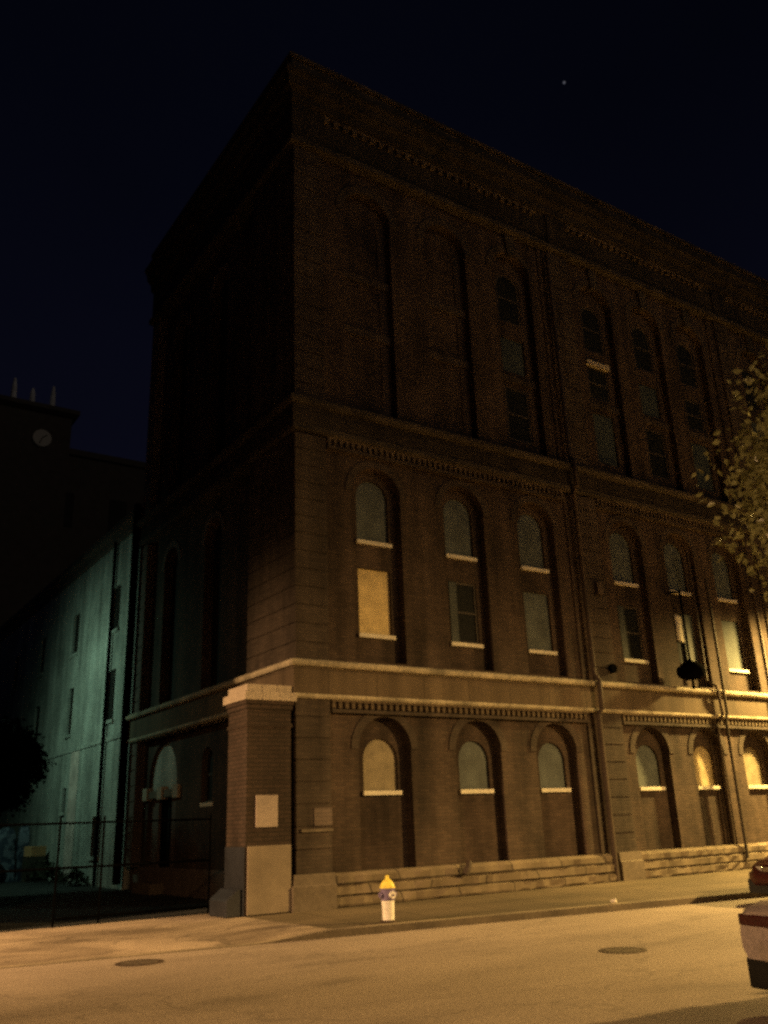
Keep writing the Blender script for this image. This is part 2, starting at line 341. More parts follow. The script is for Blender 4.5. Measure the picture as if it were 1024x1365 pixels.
for bi, (b0, b1) in enumerate(bays):
    cc = cols[bi]; ed = [b0 - .1] + [(p + q) / 2 for p, q in zip(cc, cc[1:])] + [b1 + .1]
    for ci, c in enumerate(cc):
        u0, u1 = ed[ci], ed[ci + 1]
        # street floor
        panel(walls, TF, u0, u1, *LV[0], BAY, [(c - HW, c + HW, .66, 3.94, True, REC)])
        panel(walls, TF, c - HW - .08, c + HW + .08, .6, 4.02, REC, [(c - WW, c + WW, 2.32, 3.47, True, BRD + .1)])
        window(TF, bld, c, WW, 2.32, 3.47, True, BRD, kinds_g[bi][ci])
        r = MB(); arch_ring(r, TF, c, HW + .005, HW + .2, 3.22, BAY - .025, BAY + .05); r.build('arch', M['rust'], bld)
        # middle floor: one tall arched recess holds two windows
        panel(walls, TF, u0, u1, *LV[1], BAY, [(c - HW, c + HW, 5.2, 10.12, True, REC)])
        panel(walls, TF, c - HW - .08, c + HW + .08, 5.1, 10.2, REC,
              [(c - WW, c + WW, 5.90, 7.52, False, BRD + .1), (c - WW, c + WW, 8.23, 9.85, True, BRD + .1)])
        window(TF, bld, c, WW, 5.90, 7.52, False, BRD, kinds_l[bi][ci]); window(TF, bld, c, WW, 8.23, 9.85, True, BRD, kinds_u[bi][ci])
        r = MB(); arch_ring(r, TF, c, HW + .005, HW + .2, 9.4, BAY - .025, BAY + .05); r.build('arch', M['rust'], bld)
        # upper floors
        H3 = .78
        panel(walls, TF, u0, u1, *LV[2], BAY, [(c - H3, c + H3, 11.7, 18.5, True, REC)])
        t3 = [(12.1, 13.85, False), (14.35, 15.55, False), (16.1, 17.85, True)]
        panel(walls, TF, c - H3 - .08, c + H3 + .08, 11.6, 18.6, REC, [(c - WW, c + WW, a, b, ar, BRD + .1) for a, b, ar in t3])
        for (a, b, ar), kd in zip(t3, k3[bi][ci]):
            window(TF, bld, c, WW, a, b, ar, BRD if kd != 'brick' else REC + .03, kd, sill=False)
        r = MB(); arch_ring(r, TF, c, H3 + .005, H3 + .24, 17.72, BAY - .03, BAY + .05); r.build('arch', M['rust'], bld)
        if not (bi == 0 and ci < 2):
            r = MB(); slab(r, TF, [(c - .13, 18.4), (c + .13, 18.4), (c + .2, 19.16), (c - .2, 19.16)], BAY - .1, BAY + .05); r.build('keystone', M['ledge_up'], bld)
        for zz in ((13.98, 15.68) if bi == 0 and ci < 2 else (13.98,)):
            r = MB(); r.box(c - H3 + .002, c + H3 - .002, REC - .07, REC + .03, zz, zz + .22); r.build('lintel', M['rust'], bld)
        if (bi, ci) == (1, 0):
            r = MB(); r.box(c - WW - .05, c + WW + .05, REC - .09, REC + .03, 15.53, 15.70); r.build('lintel', M['ledge'], bld)

# yard wall: three storeys of one wide bay behind the corner pilaster
TL = leftw(); YB = .30; YR = .52
ycol = [5.45, 8.7]; yed = [2.4, 7.0, 10.35]
for ci, c in enumerate(ycol):
    u0, u1 = yed[ci], yed[ci + 1]
    if ci == 0:
        panel(walls, TL, u0, u1, *LV[0], YB, [(c - .36, c + .36, 2.3, 3.7, True, YB + .2)])
        window(TL, bld, c, .36, 2.3, 3.7, True, YB + .14, 'dark')
    else:
        panel(walls, TL, u0, u1, *LV[0], YB, [(c - 1.12, c + 1.12, .3, 4.1, True, YB + .16)])
        ty = MB(); slab(ty, TL, outline(c - 1.1, c + 1.1, 2.76, 4.09, True), YB + .10, YB + .2); ty.build('tympanum', M['paint'], bld)
        ln = MB(); ln.box(YB - .04, YB + .14, c - 1.3, c + 1.3, 2.56, 2.76); ln.build('lintel', M['block'], bld)
        for s in (-1.22, 0, 1.22):
            k = MB(); k.box(YB - .09, YB + .12, c + s - .2, c + s + .2, 2.5, 2.86); k.build('corbel', M['cap'], bld, bevel=.02)
        wl = MB(); wl.box(YB + .12, YB + .2, c - 1.11, c - .52, .3, 2.56); wl.build('door_wall', M['dim'], bld)
        wl = MB(); wl.box(YB + .12, YB + .2, c + .52, c + 1.11, .3, 2.56); wl.build('door_wall', M['dim'], bld)
        dr = MB(); dr.box(YB + .24, YB + .3, c - .52, c + .52, .3, 2.56); dr = dr.build('door', M['void'], bld)
        for s in (-.26, .26):
            pn = MB(); pn.box(YB + .225, YB + .242, c + s - .2, c + s + .2, .5, 2.4); pn.build('door_panel', M['iron'], dr)
        st = MB(); st.box(YB - .5, YB + .24, c - .7, c + .7, 0, .3); st.build('doorstep', M['block'], bld)
    for (z0, z1, l) in ((5.2, 10.1, 1), (11.7, 18.4, 2)):
        panel(walls, TL, u0, u1, *LV[l], YB, [(c - .6, c + .6, z0, z1, True, YB + .3)])
        window(TL, bld, c, .6, z0, z1, True, YB + .28, 'void', sill=False)
        r = MB(); arch_ring(r, TL, c, .605, .8, z1 - .6, YB - .03, YB + .04); r.build('arch', M['dim'], bld)
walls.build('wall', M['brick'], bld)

# closed core behind the openings, roof and back
core = MB(); core.box(.75, XE, .75, YE, 0, 21.35); core.build('rear_wall', M['dim'], bld)
rf = MB(); rf.box(.2, XE - .02, .2, YE - .02, 21.36, 21.5); rf.build('roof', M['asphalt'], bld)

# corner pilaster and bay pilasters, banded brick
zs = [(.68, 4.30), (5.06, 10.6), (11.5, 19.15)]
for z0, z1 in zs:
    strip('pilaster', M['rust'], bld, [fx(.86), cr0, ly(2.5)], rustic(z0, z1))
    for a, b in pil2:
        strip('pilaster', M['rust'], bld, [fx(a + .42), fx(b)], rustic(z0, z1))
        strip('pilaster_return', M['brick'], bld, [fx(a), fx(a + .42)], [(-.07, z0), (-.07, z1), (-.35, z1), (-.35, z0)])
    strip('pilaster', M['dim'], bld, [ly(10.25), ly(YE)], rustic(z0, z1, o=-.02, inner=-.5))

# plinth: rough courses between smooth blocks
def plinth(a, b):
    n = max(2, int((b - a) / .22)); pr = [(.10, 0), (.13, .06), (.12, .19), (.07, .21), (.12, .25), (.11, .40), (.06, .42), (.10, .46), (.09, .60), (.03, .67), (-.3, .67), (-.3, 0)]
    strip('plinth', M['rock'], bld, [fx(a + (b - a) * i / n) for i in range(n + 1)], pr, jitter=.03)
for a, b in bays: plinth(a + .02, b + .35)
for a, b in pil2:
    strip('plinth_block', M['block'], bld, [fx(a + .45), fx(b + .02)], [(.16, 0), (.16, .46), (.12, .48), (.1, .69), (-.3, .69), (-.3, 0)])
strip('plinth_block', M['block'], bld, [fx(.86), cr0, ly(2.55)], [(.16, 0), (.16, .46), (.12, .48), (.1, .69), (-.3, .69), (-.3, 0)])
strip('plinth', M['dim'], bld, [ly(2.55), ly(YE)], [(-.2, 0), (-.2, .6), (-.26, .68), (-.6, .68), (-.6, 0)])

# string courses
def course(name, m, prof, upto=YE, xe=XE): return strip(name, m, bld, [fx(xe), cr0, ly(upto)], prof)
course('frieze', M['frieze'], [(.06, 4.36), (.06, 4.94), (-.3, 4.94), (-.3, 4.36)])
course('string_course', M['ledge'], [(.05, 4.94), (.16, 4.955), (.19, 5.0), (.19, 5.06), (.14, 5.10), (-.35, 5.16), (-.35, 4.94)])
course('moulding', M['ledge'], [(.05, 4.26), (.09, 4.30), (.09, 4.36), (-.3, 4.36), (-.3, 4.26)])
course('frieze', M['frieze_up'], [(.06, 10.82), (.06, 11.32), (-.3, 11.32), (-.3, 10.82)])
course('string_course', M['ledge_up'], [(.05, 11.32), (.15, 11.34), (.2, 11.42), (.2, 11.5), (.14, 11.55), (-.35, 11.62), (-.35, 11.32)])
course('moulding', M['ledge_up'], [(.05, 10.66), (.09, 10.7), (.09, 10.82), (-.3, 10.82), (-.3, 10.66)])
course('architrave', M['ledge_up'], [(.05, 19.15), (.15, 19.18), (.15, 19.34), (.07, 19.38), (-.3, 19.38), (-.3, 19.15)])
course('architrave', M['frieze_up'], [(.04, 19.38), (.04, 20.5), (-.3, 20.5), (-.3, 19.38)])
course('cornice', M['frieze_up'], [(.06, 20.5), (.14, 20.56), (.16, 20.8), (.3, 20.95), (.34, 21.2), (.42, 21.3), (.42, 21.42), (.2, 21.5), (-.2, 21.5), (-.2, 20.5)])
course('parapet', M['rust'], [(.12, 21.5), (.12, 22.0), (.2, 22.03), (.2, 22.15), (-.25, 22.15), (-.25, 21.5)])
# the entablature breaks forward over each pilaster
for z0, z1, mm in ((4.36, 4.94, 'frieze'), (10.82, 11.32, 'frieze_up'), (19.4, 20.5, 'frieze_up')):
    strip('pilaster_block', M[mm], bld, [fx(.9), cr0, ly(2.5)], [(.1, z0 + .004), (.1, z1 - .004), (-.2, z1 - .004), (-.2, z0 + .004)])
    for a, b in pil2:
        strip('pilaster_block', M[mm], bld, [fx(a + .42), fx(b)], [(.1, z0 + .004), (.1, z1 - .004), (-.2, z1 - .004), (-.2, z0 + .004)])
# toothed dentil bands inside the bays
def dentils(z0, z1, a, b, step=.17, o=.02):
    n = int((b - a) / step); pts = [(a, z1), (a, z0 + .05)]; w = (b - a) / n
    for i in range(n):
        x = a + i * w; pts += [(x + .001, z0), (x + w * .5, z0), (x + w * .5, z1 - .04), (x + w * .999, z1 - .04)]
    pts.append((b, z1))
    mb = MB(); slab(mb, TF, pts, -o, BAY + .06); mb.build('dentil_band', M['frieze'], bld)
    bk = MB(); bk.box(a, b, .06, .13, z0 - .02, z1 - .002); bk.build('dentil_backing', M['dim'], bld)
    bd = MB(); bd.box(a, b, -.02, .14, z0 - .1, z0 - .022); bd.build('dentil_base', M['rust'], bld)
for a, b in bays:
    dentils(4.08, 4.26, a + .05, b - .02); dentils(10.46, 10.66, a + .05, b - .02)
    dentils(20.25, 20.46, a + .05, b - .02, .3, .12)
# wall pipes, electrical box and vents
p = MB(); p.tube([(9.22, -.10, 0), (9.22, -.10, 4.2), (9.22, -.24, 4.35), (9.22, -.26, 5.1), (9.22, -.10, 5.3), (9.22, -.10, 10.6), (9.22, -.26, 10.8), (9.22, -.26, 11.6), (9.22, -.10, 11.8), (9.22, -.10, 18.9)], .07); p.build('drainpipe', M['pipe'], bld, smooth=40)
p = MB(); p.tube([(14.62, -.16, .3), (14.62, -.16, 4.2), (14.62, -.24, 4.4), (14.62, -.24, 8.6)], .045); p.build('conduit', M['conduit'], bld, smooth=40)
p = MB(); p.tube([(14.42, .06, .7), (14.42, .03, 4.1), (14.50, -.16, 4.35), (14.36, -.24, 4.9), (14.30, -.24, 5.2), (14.26, .04, 5.4), (14.26, .04, 9.6)], .045); p.build('conduit', M['pipe'], bld, smooth=40)
p = MB(); p.tube([(17.25, -.1, .5), (17.25, -.1, 4.2), (17.25, -.25, 4.4), (17.25, -.25, 5.1), (17.25, -.1, 5.3), (17.25, -.1, 10.2)], .05); p.build('conduit', M['pipe'], bld, smooth=40)
p = MB(); p.tube([(-.14, 10.98, .2), (-.14, 10.98, 12.2)], .13); p.build('drainpipe', M['iron'], bld, smooth=40)
p = MB(); p.tube([(10.05, -.1, 5.50), (10.05, .1, 5.50)], .13, 16); p.build('vent', M['iron'], bld)
p = MB(); p.box(9.75, 9.98, -.12, .02, 7.6, 7.98); p.build('junction_box', M['pipe'], bld, bevel=.01)
p = MB(); p.tube([(4.38, -.16, .72), (4.3, -.22, .60), (4.22, -.2, .46)], .07); p.build('overflow_pipe', M['pipe'], bld, smooth=40)
p = MB(); p.box(.42, .86, -.02, .05, 1.62, 1.98); p.build('bricked_hatch', M['dim'], bld)
p = MB(); p.box(.1, .86, -.05, .05, 1.5, 1.56); p.build('hatch_sill', M['block'], bld)

# ================================================================== the low wing along the yard
anx = thing('brick_annex', 'long low brick wing with narrow slit windows washed by green light beside the yard', 'building', (0, 11.15, 0))
anx_inv = Matrix.Translation((0, -11.15, 0))
AX = .08
aw = MB(); edges = [11.15, 15.3, 20.6, 26, 31, 36, 42]
acs = [13.4, 18.4, 23.6, 28.6, 33.6, 39]
aop = []
for i, c in enumerate(acs):
    ops = [(c - .42, c + .42, 5.25, 6.95, False, AX + .3), (c - .42, c + .42, 8.35, 9.95, False, AX + .3)]
    if i == 0: ops.append((c + .7 - .45, c + .7 + .45, .95, 2.2, False, AX + .3))
    if i == 1: ops = [(c - .35, c + .35, 5.25, 7.0, False, AX + .3), (c - .42, c + .42, 8.35, 9.95, False, AX + .3), (c - .35, c + .15, 2.45, 3.3, False, AX + .3)]
    panel(aw, TL, edges[i], edges[i + 1], 0, 12.0, AX, ops); aop += ops
aw.face([(AX, 11.15, 0), (12, 11.15, 0), (12, 11.15, 12), (AX, 11.15, 12)]); aw.face([(AX, 42, 0), (12, 42, 0), (12, 42, 12), (AX, 42, 12)])
aw.v = [(x, y - 11.15, z) for x, y, z in aw.v]; aw.build('wall', M['paint'], anx)
for a, b, z0, z1, ar, de in aop:
    n = MB(); slab(n, TL, outline(a + .002, b - .002, z0 + .002, z1 - .002, False), AX + .09, AX + .16); n.v = [(x, y - 11.15, z) for x, y, z in n.v]; w = n.build('window', M['void'], anx)
    n = MB(); n.box(AX - .07, AX + .2, a - .08 - 11.15, b + .08 - 11.15, z0 - .12, z0); n.build('sill', M['paint'], w)
    n = MB(); n.box(AX + .06, AX + .086, (a + b) / 2 - .03 - 11.15, (a + b) / 2 + .03 - 11.15, z0, z1); n.build('sash_bar', M['wood'], w)
n = MB(); n.loft([[(AX + .3, y, 12.), (AX - .05, y, 11.5), (AX - .1, y, 11.62), (AX - .1, y, 11.8), (AX - .25, y, 11.95), (AX - .25, y, 12.15), (AX + .3, y, 12.25)] for y in (.02, 30.8)]); n.build('cornice', M['dim'], anx)
n = MB(); n.box(AX - .05, AX + .02, .02, 30.8, 4.55, 4.7); n.build('string_course', M['paint'], anx)
n = MB(); n.box(AX - .012, AX + .03, 5.5, 6.55, .1, 4.54); n.build('render_patch', M['patch'], anx)
n = MB(); n.box(AX + .02, 12, .02, 30.8, 12.02, 12.2); n.build('roof', M['asphalt'], anx)
n = MB(); n.tube([(AX - .1, 2.45, 0), (AX - .1, 2.45, 11.6)], .06); n.build('drainpipe', M['iron'], anx)

# ================================================================== gate pier, guard and gate
pier = thing('gate_pier', 'square brick gate pier with pale stone cap and buff panel at its foot', 'pier', (-.665, .41, 0))
def pb(name, m, x0, x1, y0, y1, z0, z1, bevel=.006, parent=None):
    b = MB(); b.box(x0 + .665, x1 + .665, y0 - .41, y1 - .41, z0, z1); return b.build(name, m, parent or pier, bevel=bevel)
pb('shaft', M['pier'], -1.17, -.15, -.05, .88, 0, 3.62)
pb('neck_band', M['pier'], -1.195, -.125, -.075, .905, 3.62, 3.70)
pb('shaft_top', M['pier'], -1.17, -.15, -.05, .88, 3.70, 3.98)
pb('corbel_course', M['pier'], -1.20, -.12, -.08, .91, 3.98, 4.08)
pb('corbel_course', M['pier'], -1.225, -.095, -.105, .935, 4.08, 4.16)
for i in range(3):
    x0 = -1.27 + i * .407; pb('cap_stone', M['cap'], x0, x0 + .403, -.15, .98, 4.16, 4.34, .012)
for i in range(3):
    x0 = -1.19 + i * .353; pb('cap_stone', M['cap'], x0, x0 + .349, -.07, .90, 4.345, 4.50, .012)
pb('panel', M['panel'], -1.135, -.17, -.095, -.052, .02, 1.28)
pb('notice_plate', M['plate'], -.96, -.47, -.085, -.053, 1.63, 2.25)
pb('shade_plate', M['steel'], -1.20, -1.172, -.045, .875, .01, 1.27)  # added dark plate, stands in for the shade on this lower face
g = MB(); pr = [(-.02, 0), (-.02, .50), (-.10, .50), (-.30, .34), (-.34, .30), (-.34, 0)]
g.loft([[(x, y, z) for x, z in pr] for y in (-.42, .40)])
o = g.build('wheel_guard', M['steel'], None, bevel=.02); o.location = (-1.20, .42, 0)
tag(o, 'dark sloped wheel guard block against the yard side of the brick pier', 'guard block')

gate = thing('driveway_gate', 'black chain link driveway gate with pipe rails left of the brick pier', 'gate', (-1.3, 1.3, 0))
def gt(name, pts, r, m='iron', par=None): b = MB(); b.tube(pts, r, 8); return b.build(name, M[m], par or gate, smooth=40)
GX0, GX1 = -5.6, -.05
gt('top_rail', [(GX0, 0, 1.84), (GX1, 0, 1.84)], .02); gt('middle_rail', [(GX0, 0, 1.03), (GX1, 0, 1.03)], .022); gt('bottom_rail', [(-3.12, 0, .14), (GX1, 0, .14)], .025)
for x in (GX1, -2.3, -3.15):
    gt('post', [(x, 0, 0), (x, 0, 1.95)], .022)
gt('post', [(-4.9, 0, 0), (-4.9, 0, 1.9)], .025)
ms = MB(); W_ = 3.05; Hh = 1.66; st = .085; z0 = .16
def seg(x0, z0_, x1, z1_):
    ms.face([(x0, -.002, z0_ - .0022), (x1, -.002, z1_ - .0022), (x1, -.002, z1_ + .0022), (x0, -.002, z0_ + .0022)])
k = -Hh
while k < W_:
    a = max(0, k); b = min(W_, k + Hh); seg(-.1 - a, z0 + a - k, -.1 - b, z0 + b - k)
    seg(-.1 - a, z0 + Hh - (a - k), -.1 - b, z0 + Hh - (b - k)); k += st
ms.build('wire_mesh', M['iron'], gate, weld=False)

# ================================================================== setting: ground, road, pavements
KS = -.145; KY = lambda x: -3.68 + KS * x           # foot of the far kerb
RZ = -.12
def sheet(name, m, pts, kind='structure'):
    b = MB(); b.face(pts); o = b.build(name, m, None); o['kind'] = kind; return o
sheet('ground', M['dirt'], [(-400, -400, -.165), (400, -400, -.165), (400, 400, -.165), (-400, 400, -.165)])
RW = 10.1
sheet('road', M['road'], [(-80, KY(-80) - RW, RZ), (80, KY(80) - RW, RZ), (80, KY(80) + .02, RZ), (-80, KY(-80) + .02, RZ)])
def kh(x):                                            # kerb height: dropped in front of the driveway
    t = min(1, max(0, (x + 2.6) / 1.5)); t2 = min(1, max(0, (-7.6 - x) / 1.2)); t = max(t, t2)
    return .012 + .108 * t * t * (3 - 2 * t)
def far_walk():
    xs = [-80, -40, -20, -12] + [-9 + .3 * i for i in range(46)] + [6 + 2 * i for i in range(12)] + [40, 80]
    kb, wk = MB(), MB(); rows = []
    for x in xs:
        k0 = KY(x); h = RZ + kh(x); yb = 1.36 if x < -.05 else .35
        w = random.uniform(-.006, .006)
        rows.append([(x, k0 + w, RZ - .03), (x, k0 + .012 + w, h - .012), (x, k0 + .03 + w, h), (x, k0 + .17 + w, h + .003)] +
                    [(x, k0 + .17 + (yb - k0 - .17) * t, (h + .003) * (1 - t) + 0 * t) for t in (0, .2, .4, .7, 1)])
    for r0, r1 in zip(rows, rows[1:]):
        for j in range(3): kb.face([r0[j], r1[j], r1[j + 1], r0[j + 1]])
        tgt = wk
        for j in range(4, 8): wk.face([r0[j], r1[j], r1[j + 1], r0[j + 1]])
    k = kb.build('kerb', M['kerbshade'], None); k['kind'] = 'structure'; k.data.materials.append(M['kerbtop'])
    for p in k.data.polygons:
        if abs(p.normal.z) > .9: p.material_index = 1
    w = wk.build('pavement', M['walk'], None, smooth=60); w['kind'] = 'structure'
    w.data.materials.append(M['apron'])
    for p in w.data.polygons:
        if p.center.x < -1.25 and p.center.x > -9.3: p.material_index = 1
far_walk()
sheet('yard', M['asphalt'], [(-40, 1.36, -.004), (.6, 1.36, -.004), (.6, 60, .25), (-40, 60, .25)])
nb = MB(); n0 = lambda x: KY(x) - RW
for x0, x1 in ((-80, 80),):
    nb.loft([[(x, n0(x), RZ - .03), (x, n0(x) - .02, -.01), (x, n0(x) - .15, 0), (x, n0(x) - 6.5, 0), (x, n0(x) - 6.5, -.15)] for x in (x0, x1)])
o = nb.build('near_pavement', M['walk'], None); o['kind'] = 'structure'

def manhole(x, y, label, r):
    t = thing('manhole_cover', label, 'manhole cover', (x, y, RZ), group='iron manhole covers in the street')
    b = MB(); b.lathe([(r + .07, .001), (r + .07, .006), (r, .009), (r, .004)], seg=28); b.build('rim', M['pipe'], t)
    b = MB(); b.lathe([(r - .008, .001), (r - .008, .008)], seg=28); b.build('lid', M['cover'], t)
manhole(-4.55, -3.79, 'round iron manhole cover in front of the driveway apron', .27)
manhole(.62, -8.06, 'round iron manhole cover in the open roadway near the silver car', .25)

# litter on the kerb
b = MB(); b.lathe([(.03, 0), (.042, .1), (.038, .1)], seg=12); o = b.build('paper_cup', M['paper'], None, smooth=50)
o.rotation_euler = (R(82), 0, .6); o.location = (4.55, -4.22, .045); tag(o, 'small white paper cup lying on the kerb edge', 'cup')

# ================================================================== hydrant
hy = thing('fire_hydrant', 'white fire hydrant with yellow bonnet and violet band on the kerb', 'hydrant', (-.02, -3.36, 0)); hy.scale = (.86, .86, .84)
b = MB(); b.lathe([(.155, -.005), (.155, .035), (.12, .045), (.118, .07), (.13, .42)]); b.build('barrel', M['hywhite'], hy, smooth=40)
b = MB(); b.lathe([(.145, -.004), (.150, .03), (.12, .052)]); b.v = [(x * 1.12, y * 1.12, z) for x, y, z in b.v]; b.build('base_flange', M['pipe'], hy, smooth=40)
b = MB(); b.lathe([(.132, .42), (.142, .43), (.142, .62), (.155, .63), (.155, .655)]); b.build('collar', M['hyviolet'], hy, smooth=40)
b = MB(); b.lathe([(.158, .656), (.158, .675), (.145, .69), (.125, .75), (.085, .80), (.05, .825), (.05, .835), (.035, .838), (.033, .89), (.02, .90)]); b.build('bonnet', M['hyyel'], hy, smooth=40)
for a, l, r in ((-90, .2, .07), (0, .19, .055), (180, .19, .055)):
    d = Vector((math.cos(R(a)), math.sin(R(a)), 0)); b = MB()
    b.tube([d * .1 + Vector((0, 0, .53)), d * (l - .04) + Vector((0, 0, .53)), d * (l - .04) + Vector((0, 0, .53)) + d * .001, d * l + Vector((0, 0, .53))], [r * .85, r * .85, r, r], 14)
    n = b.build('nozzle', M['hyviolet' if a + 90 else 'hywhite'], hy, smooth=40)
    c = MB(); c.tube([d * l + Vector((0, 0, .53)), d * (l + .025) + Vector((0, 0, .53))], .022, 5); c.build('cap_nut', M['hyviolet'], n)
for k in range(8):
    t = 2 * math.pi * k / 8; b = MB(); b.tube([(.14 * math.cos(t), .14 * math.sin(t), .63), (.14 * math.cos(t), .14 * math.sin(t), .69)], .011, 6); b.build('bolt', M['hyviolet'], hy)

# ================================================================== cars
def make_car(label, paint, loc, rz, chrome_bumper):
    t = thing('parked_car', label, 'car', loc, rz, 'cars parked along the street')
    L2 = 2.28; WX = (1.36, -1.30); WRr = .31
    def interp(x, tab):
        for (a, va), (b, vb) in zip(tab, tab[1:]):
            if a <= x <= b:
                s = (x - a) / (b - a); s = s * s * (3 - 2 * s); return va + (vb - va) * s
        return tab[0][1] if x < tab[0][0] else tab[-1][1]
    top = [(-2.28, .83), (-2.22, .875), (-2.05, .915), (-1.3, .945), (-1.0, .95), (.75, .95), (1.2, .90), (1.9, .80), (2.15, .70), (2.28, .56)]
    hw = [(-2.28, .79), (-2.2, .83), (-1.7, .855), (0, .87), (1.6, .85), (2.08, .77), (2.28, .60)]
    bot = [(-2.28, .42), (-2.1, .33), (-1.8, .22), (1.8, .20), (2.15, .27), (2.28, .36)]
    xs = sorted(set([round(-2.28 + 4.56 * i / 76, 3) for i in range(77)]))
    rings = []
    for x in xs:
        z1 = interp(x, top); w = interp(x, hw); z0 = interp(x, bot)
        for wx in WX:
            dx = abs(x - wx)
            if dx < .38: z0 = max(z0, .31 + math.sqrt(.38 ** 2 - dx ** 2) - .01)
        z0 = min(z0, z1 - .12)
        h = z1 - z0
        prof = [(w * .93, z0), (w * .99, z0 + h * .22), (w, z0 + h * .5), (w * .975, z0 + h * .72), (w * .93, z0 + h * .9), (w * .84, z1 - .012), (w * .45, z1 + .012), (0, z1 + .018)]
        rings.append([(x, y, z) for y, z in prof] + [(x, -y, z) for y, z in reversed(prof[:-1])])
    b = MB(); b.loft(rings); b.build('body', paint, t, smooth=35)
    u = MB(); u.box(-2.0, 2.0, -.62, .62, .17, .5); u.build('underbody', M['blackplastic'], t)
    for x0, x1 in ((-2.27, -2.0), (2.0, 2.22)):
        v = MB(); v.box(x0, x1, -.78, .78, .17, .43); v.build('valance', M['blackplastic'], t, bevel=.02)
    # cabin
    st = [(-1.42, .90, .94, .62), (-.95, 1.30, .94, .58), (-.7, 1.385, .94, .57), (-.1, 1.41, .94, .57), (.25, 1.39, .94, .57), (.98, .93, .93, .63)]
    rings = [[(x, .80, zb), (x, w + .02, zt - .05 * (zt > 1)), (x, w - .1, zt), (x, 0, zt + .02), (x, -w + .1, zt), (x, -w - .02, zt - .05 * (zt > 1)), (x, -.80, zb)] for x, zt, zb, w in st]
    b = MB(); b.loft(rings); b.build('windows', M['glass'], t, smooth=30)
    rr = [[(x, y * (w - .02), z + .012) for y, z in ((1, zt - .03), (.8, zt), (0, zt + .022), (-.8, zt), (-1, zt - .03))] + [(x, -(w - .05), zt - .04), (x, w - .05, zt - .04)] for x, zt, w in ((-.98, 1.30, .585), (-.7, 1.39, .585), (-.1, 1.415, .585), (.25, 1.395, .585), (.34, 1.35, .58))]
    b = MB(); b.loft(rr); b.build('roof', paint, t, smooth=35)
    for s in (1, -1):
        for a, c in (((-1.40, .79, .93), (-.96, .60, 1.31)), ((.98, .79, .93), (.32, .60, 1.37)), ((-.32, .825, .94), (-.26, .60, 1.39))):
            b = MB(); b.tube([(a[0], a[1] * s, a[2]), (c[0], c[1] * s, c[2])], [.05, .035], 6); b.build('pillar', paint, t)
        b = MB(); b.tube([(.72, .82 * s, .96), (.72, .96 * s, 1.0)], [.05, .085], 8); b.build('mirror', paint, t, smooth=50)
        b = MB(); b.box(-2.302, -2.02, .36 * s, .36 * s + .43 * s, .70, .80)
        b.v = [(x + (.02 if abs(y) > .6 and x < -2.2 else 0), y, z) for x, y, z in b.v]
        b.build('taillight', M['lens'], t, bevel=.012)
        b = MB(); b.box(2.0, 2.262, .34 * s, .68 * s, .56, .67)
        b.v = [(x - (.13 if abs(y) > .5 and x > 2.1 else 0), y, z) for x, y, z in b.v]
        b.build('headlight', M['clear'], t, bevel=.012)
        b = MB(); b.box(-1.9, 1.95, .868 * s, .884 * s, .47, .54); b.build('side_moulding', M['blackplastic' if not chrome_bumper else 'chrome'], t)
        for x in (-.2, .75):
            pass
        for wx in WX:
            w = MB(); w.tube([(wx, .66 * s, .31), (wx, .68 * s, .31), (wx, .83 * s, .31), (wx, .85 * s, .31)], [.28, .31, .31, .28], 24); w = w.build('wheel', M['rubber'], t, smooth=40)
            q = MB(); q.tube([(wx, .835 * s, .31), (wx, .856 * s, .31), (wx, .862 * s, .31)], [.2, .2, .12], 16); q.build('rim', M['chrome'], w)
        b = MB(); b.box(-.55, -.40, .862 * s, .884 * s, .76, .79); b.build('door_handle', M['blackplastic'], t)
    for nm, x0, sgn, zz in (('rear_bumper', -2.2, -1, .40), ('front_bumper', 2.2, 1, .36)):
        rings = []
        for i in range(13):
            a = -1 + 2 * i / 12; y = a * .86; x = x0 + sgn * (.16 - .30 * abs(a) ** 3.2)
            rings.append([(x - sgn * .12, y, zz), (x, y, zz + .02), (x + sgn * .02, y, zz + .10), (x, y, zz + .19), (x - sgn * .12, y, zz + .21)])
        b = MB(); b.loft(rings); b.build(nm, paint if not chrome_bumper else M['silver'], t, smooth=30)
    b = MB(); b.box(-2.295, -2.27, -.38, .38, .70, .80); b.build('trunk_panel', M['lens'], t)
    b = MB(); b.box(-2.40, -2.385, -.16, .16, .44, .56); b.build('licence_plate', M['plateface'], t)
    b = MB(); b.box(2.24, 2.27, -.3, .3, .56, .66); b.build('grille', M['chrome'], t)
    return t
TH = math.atan(KS)
make_car('silver beige sedan with red tail lights parked on the near side of the street', M['silver'], (.66, -12.63, RZ), TH, True)
make_car('maroon car parked against the far kerb below the warehouse wall', M['maroon'], (9.34, -6.45, RZ), TH + math.pi, False)

# ================================================================== hanging dome lamp on the wall
hl = thing('hanging_lamp', 'dark dome lamp shade hanging on a long rod in front of boarded windows', 'lamp', (12.88, -.5, 5.35))
b = MB(); b.lathe([(.05, .52), (.10, .46), (.30, .40), (.46, .28), (.50, .16), (.44, .02), (.28, -.06), (.1, -.08)], seg=24); b.v = [(x * .86, y * .86, z) for x, y, z in b.v]; b.build('lamp_shade', M['iron'], hl, smooth=50)
b = MB(); b.tube([(0, 0, .5), (0, 0, 2.6)], .035, 8); b.build('rod', M['iron'], hl)
b = MB(); b.tube([(0, 0, -.06), (0, 0, -.35)], .04, 8); b.build('finial', M['iron'], hl)
b = MB(); b.tube([(0, 0, 2.56), (.1, .4, 2.66), (.18, .86, 2.66)], .035, 8); b.build('bracket', M['iron'], hl)

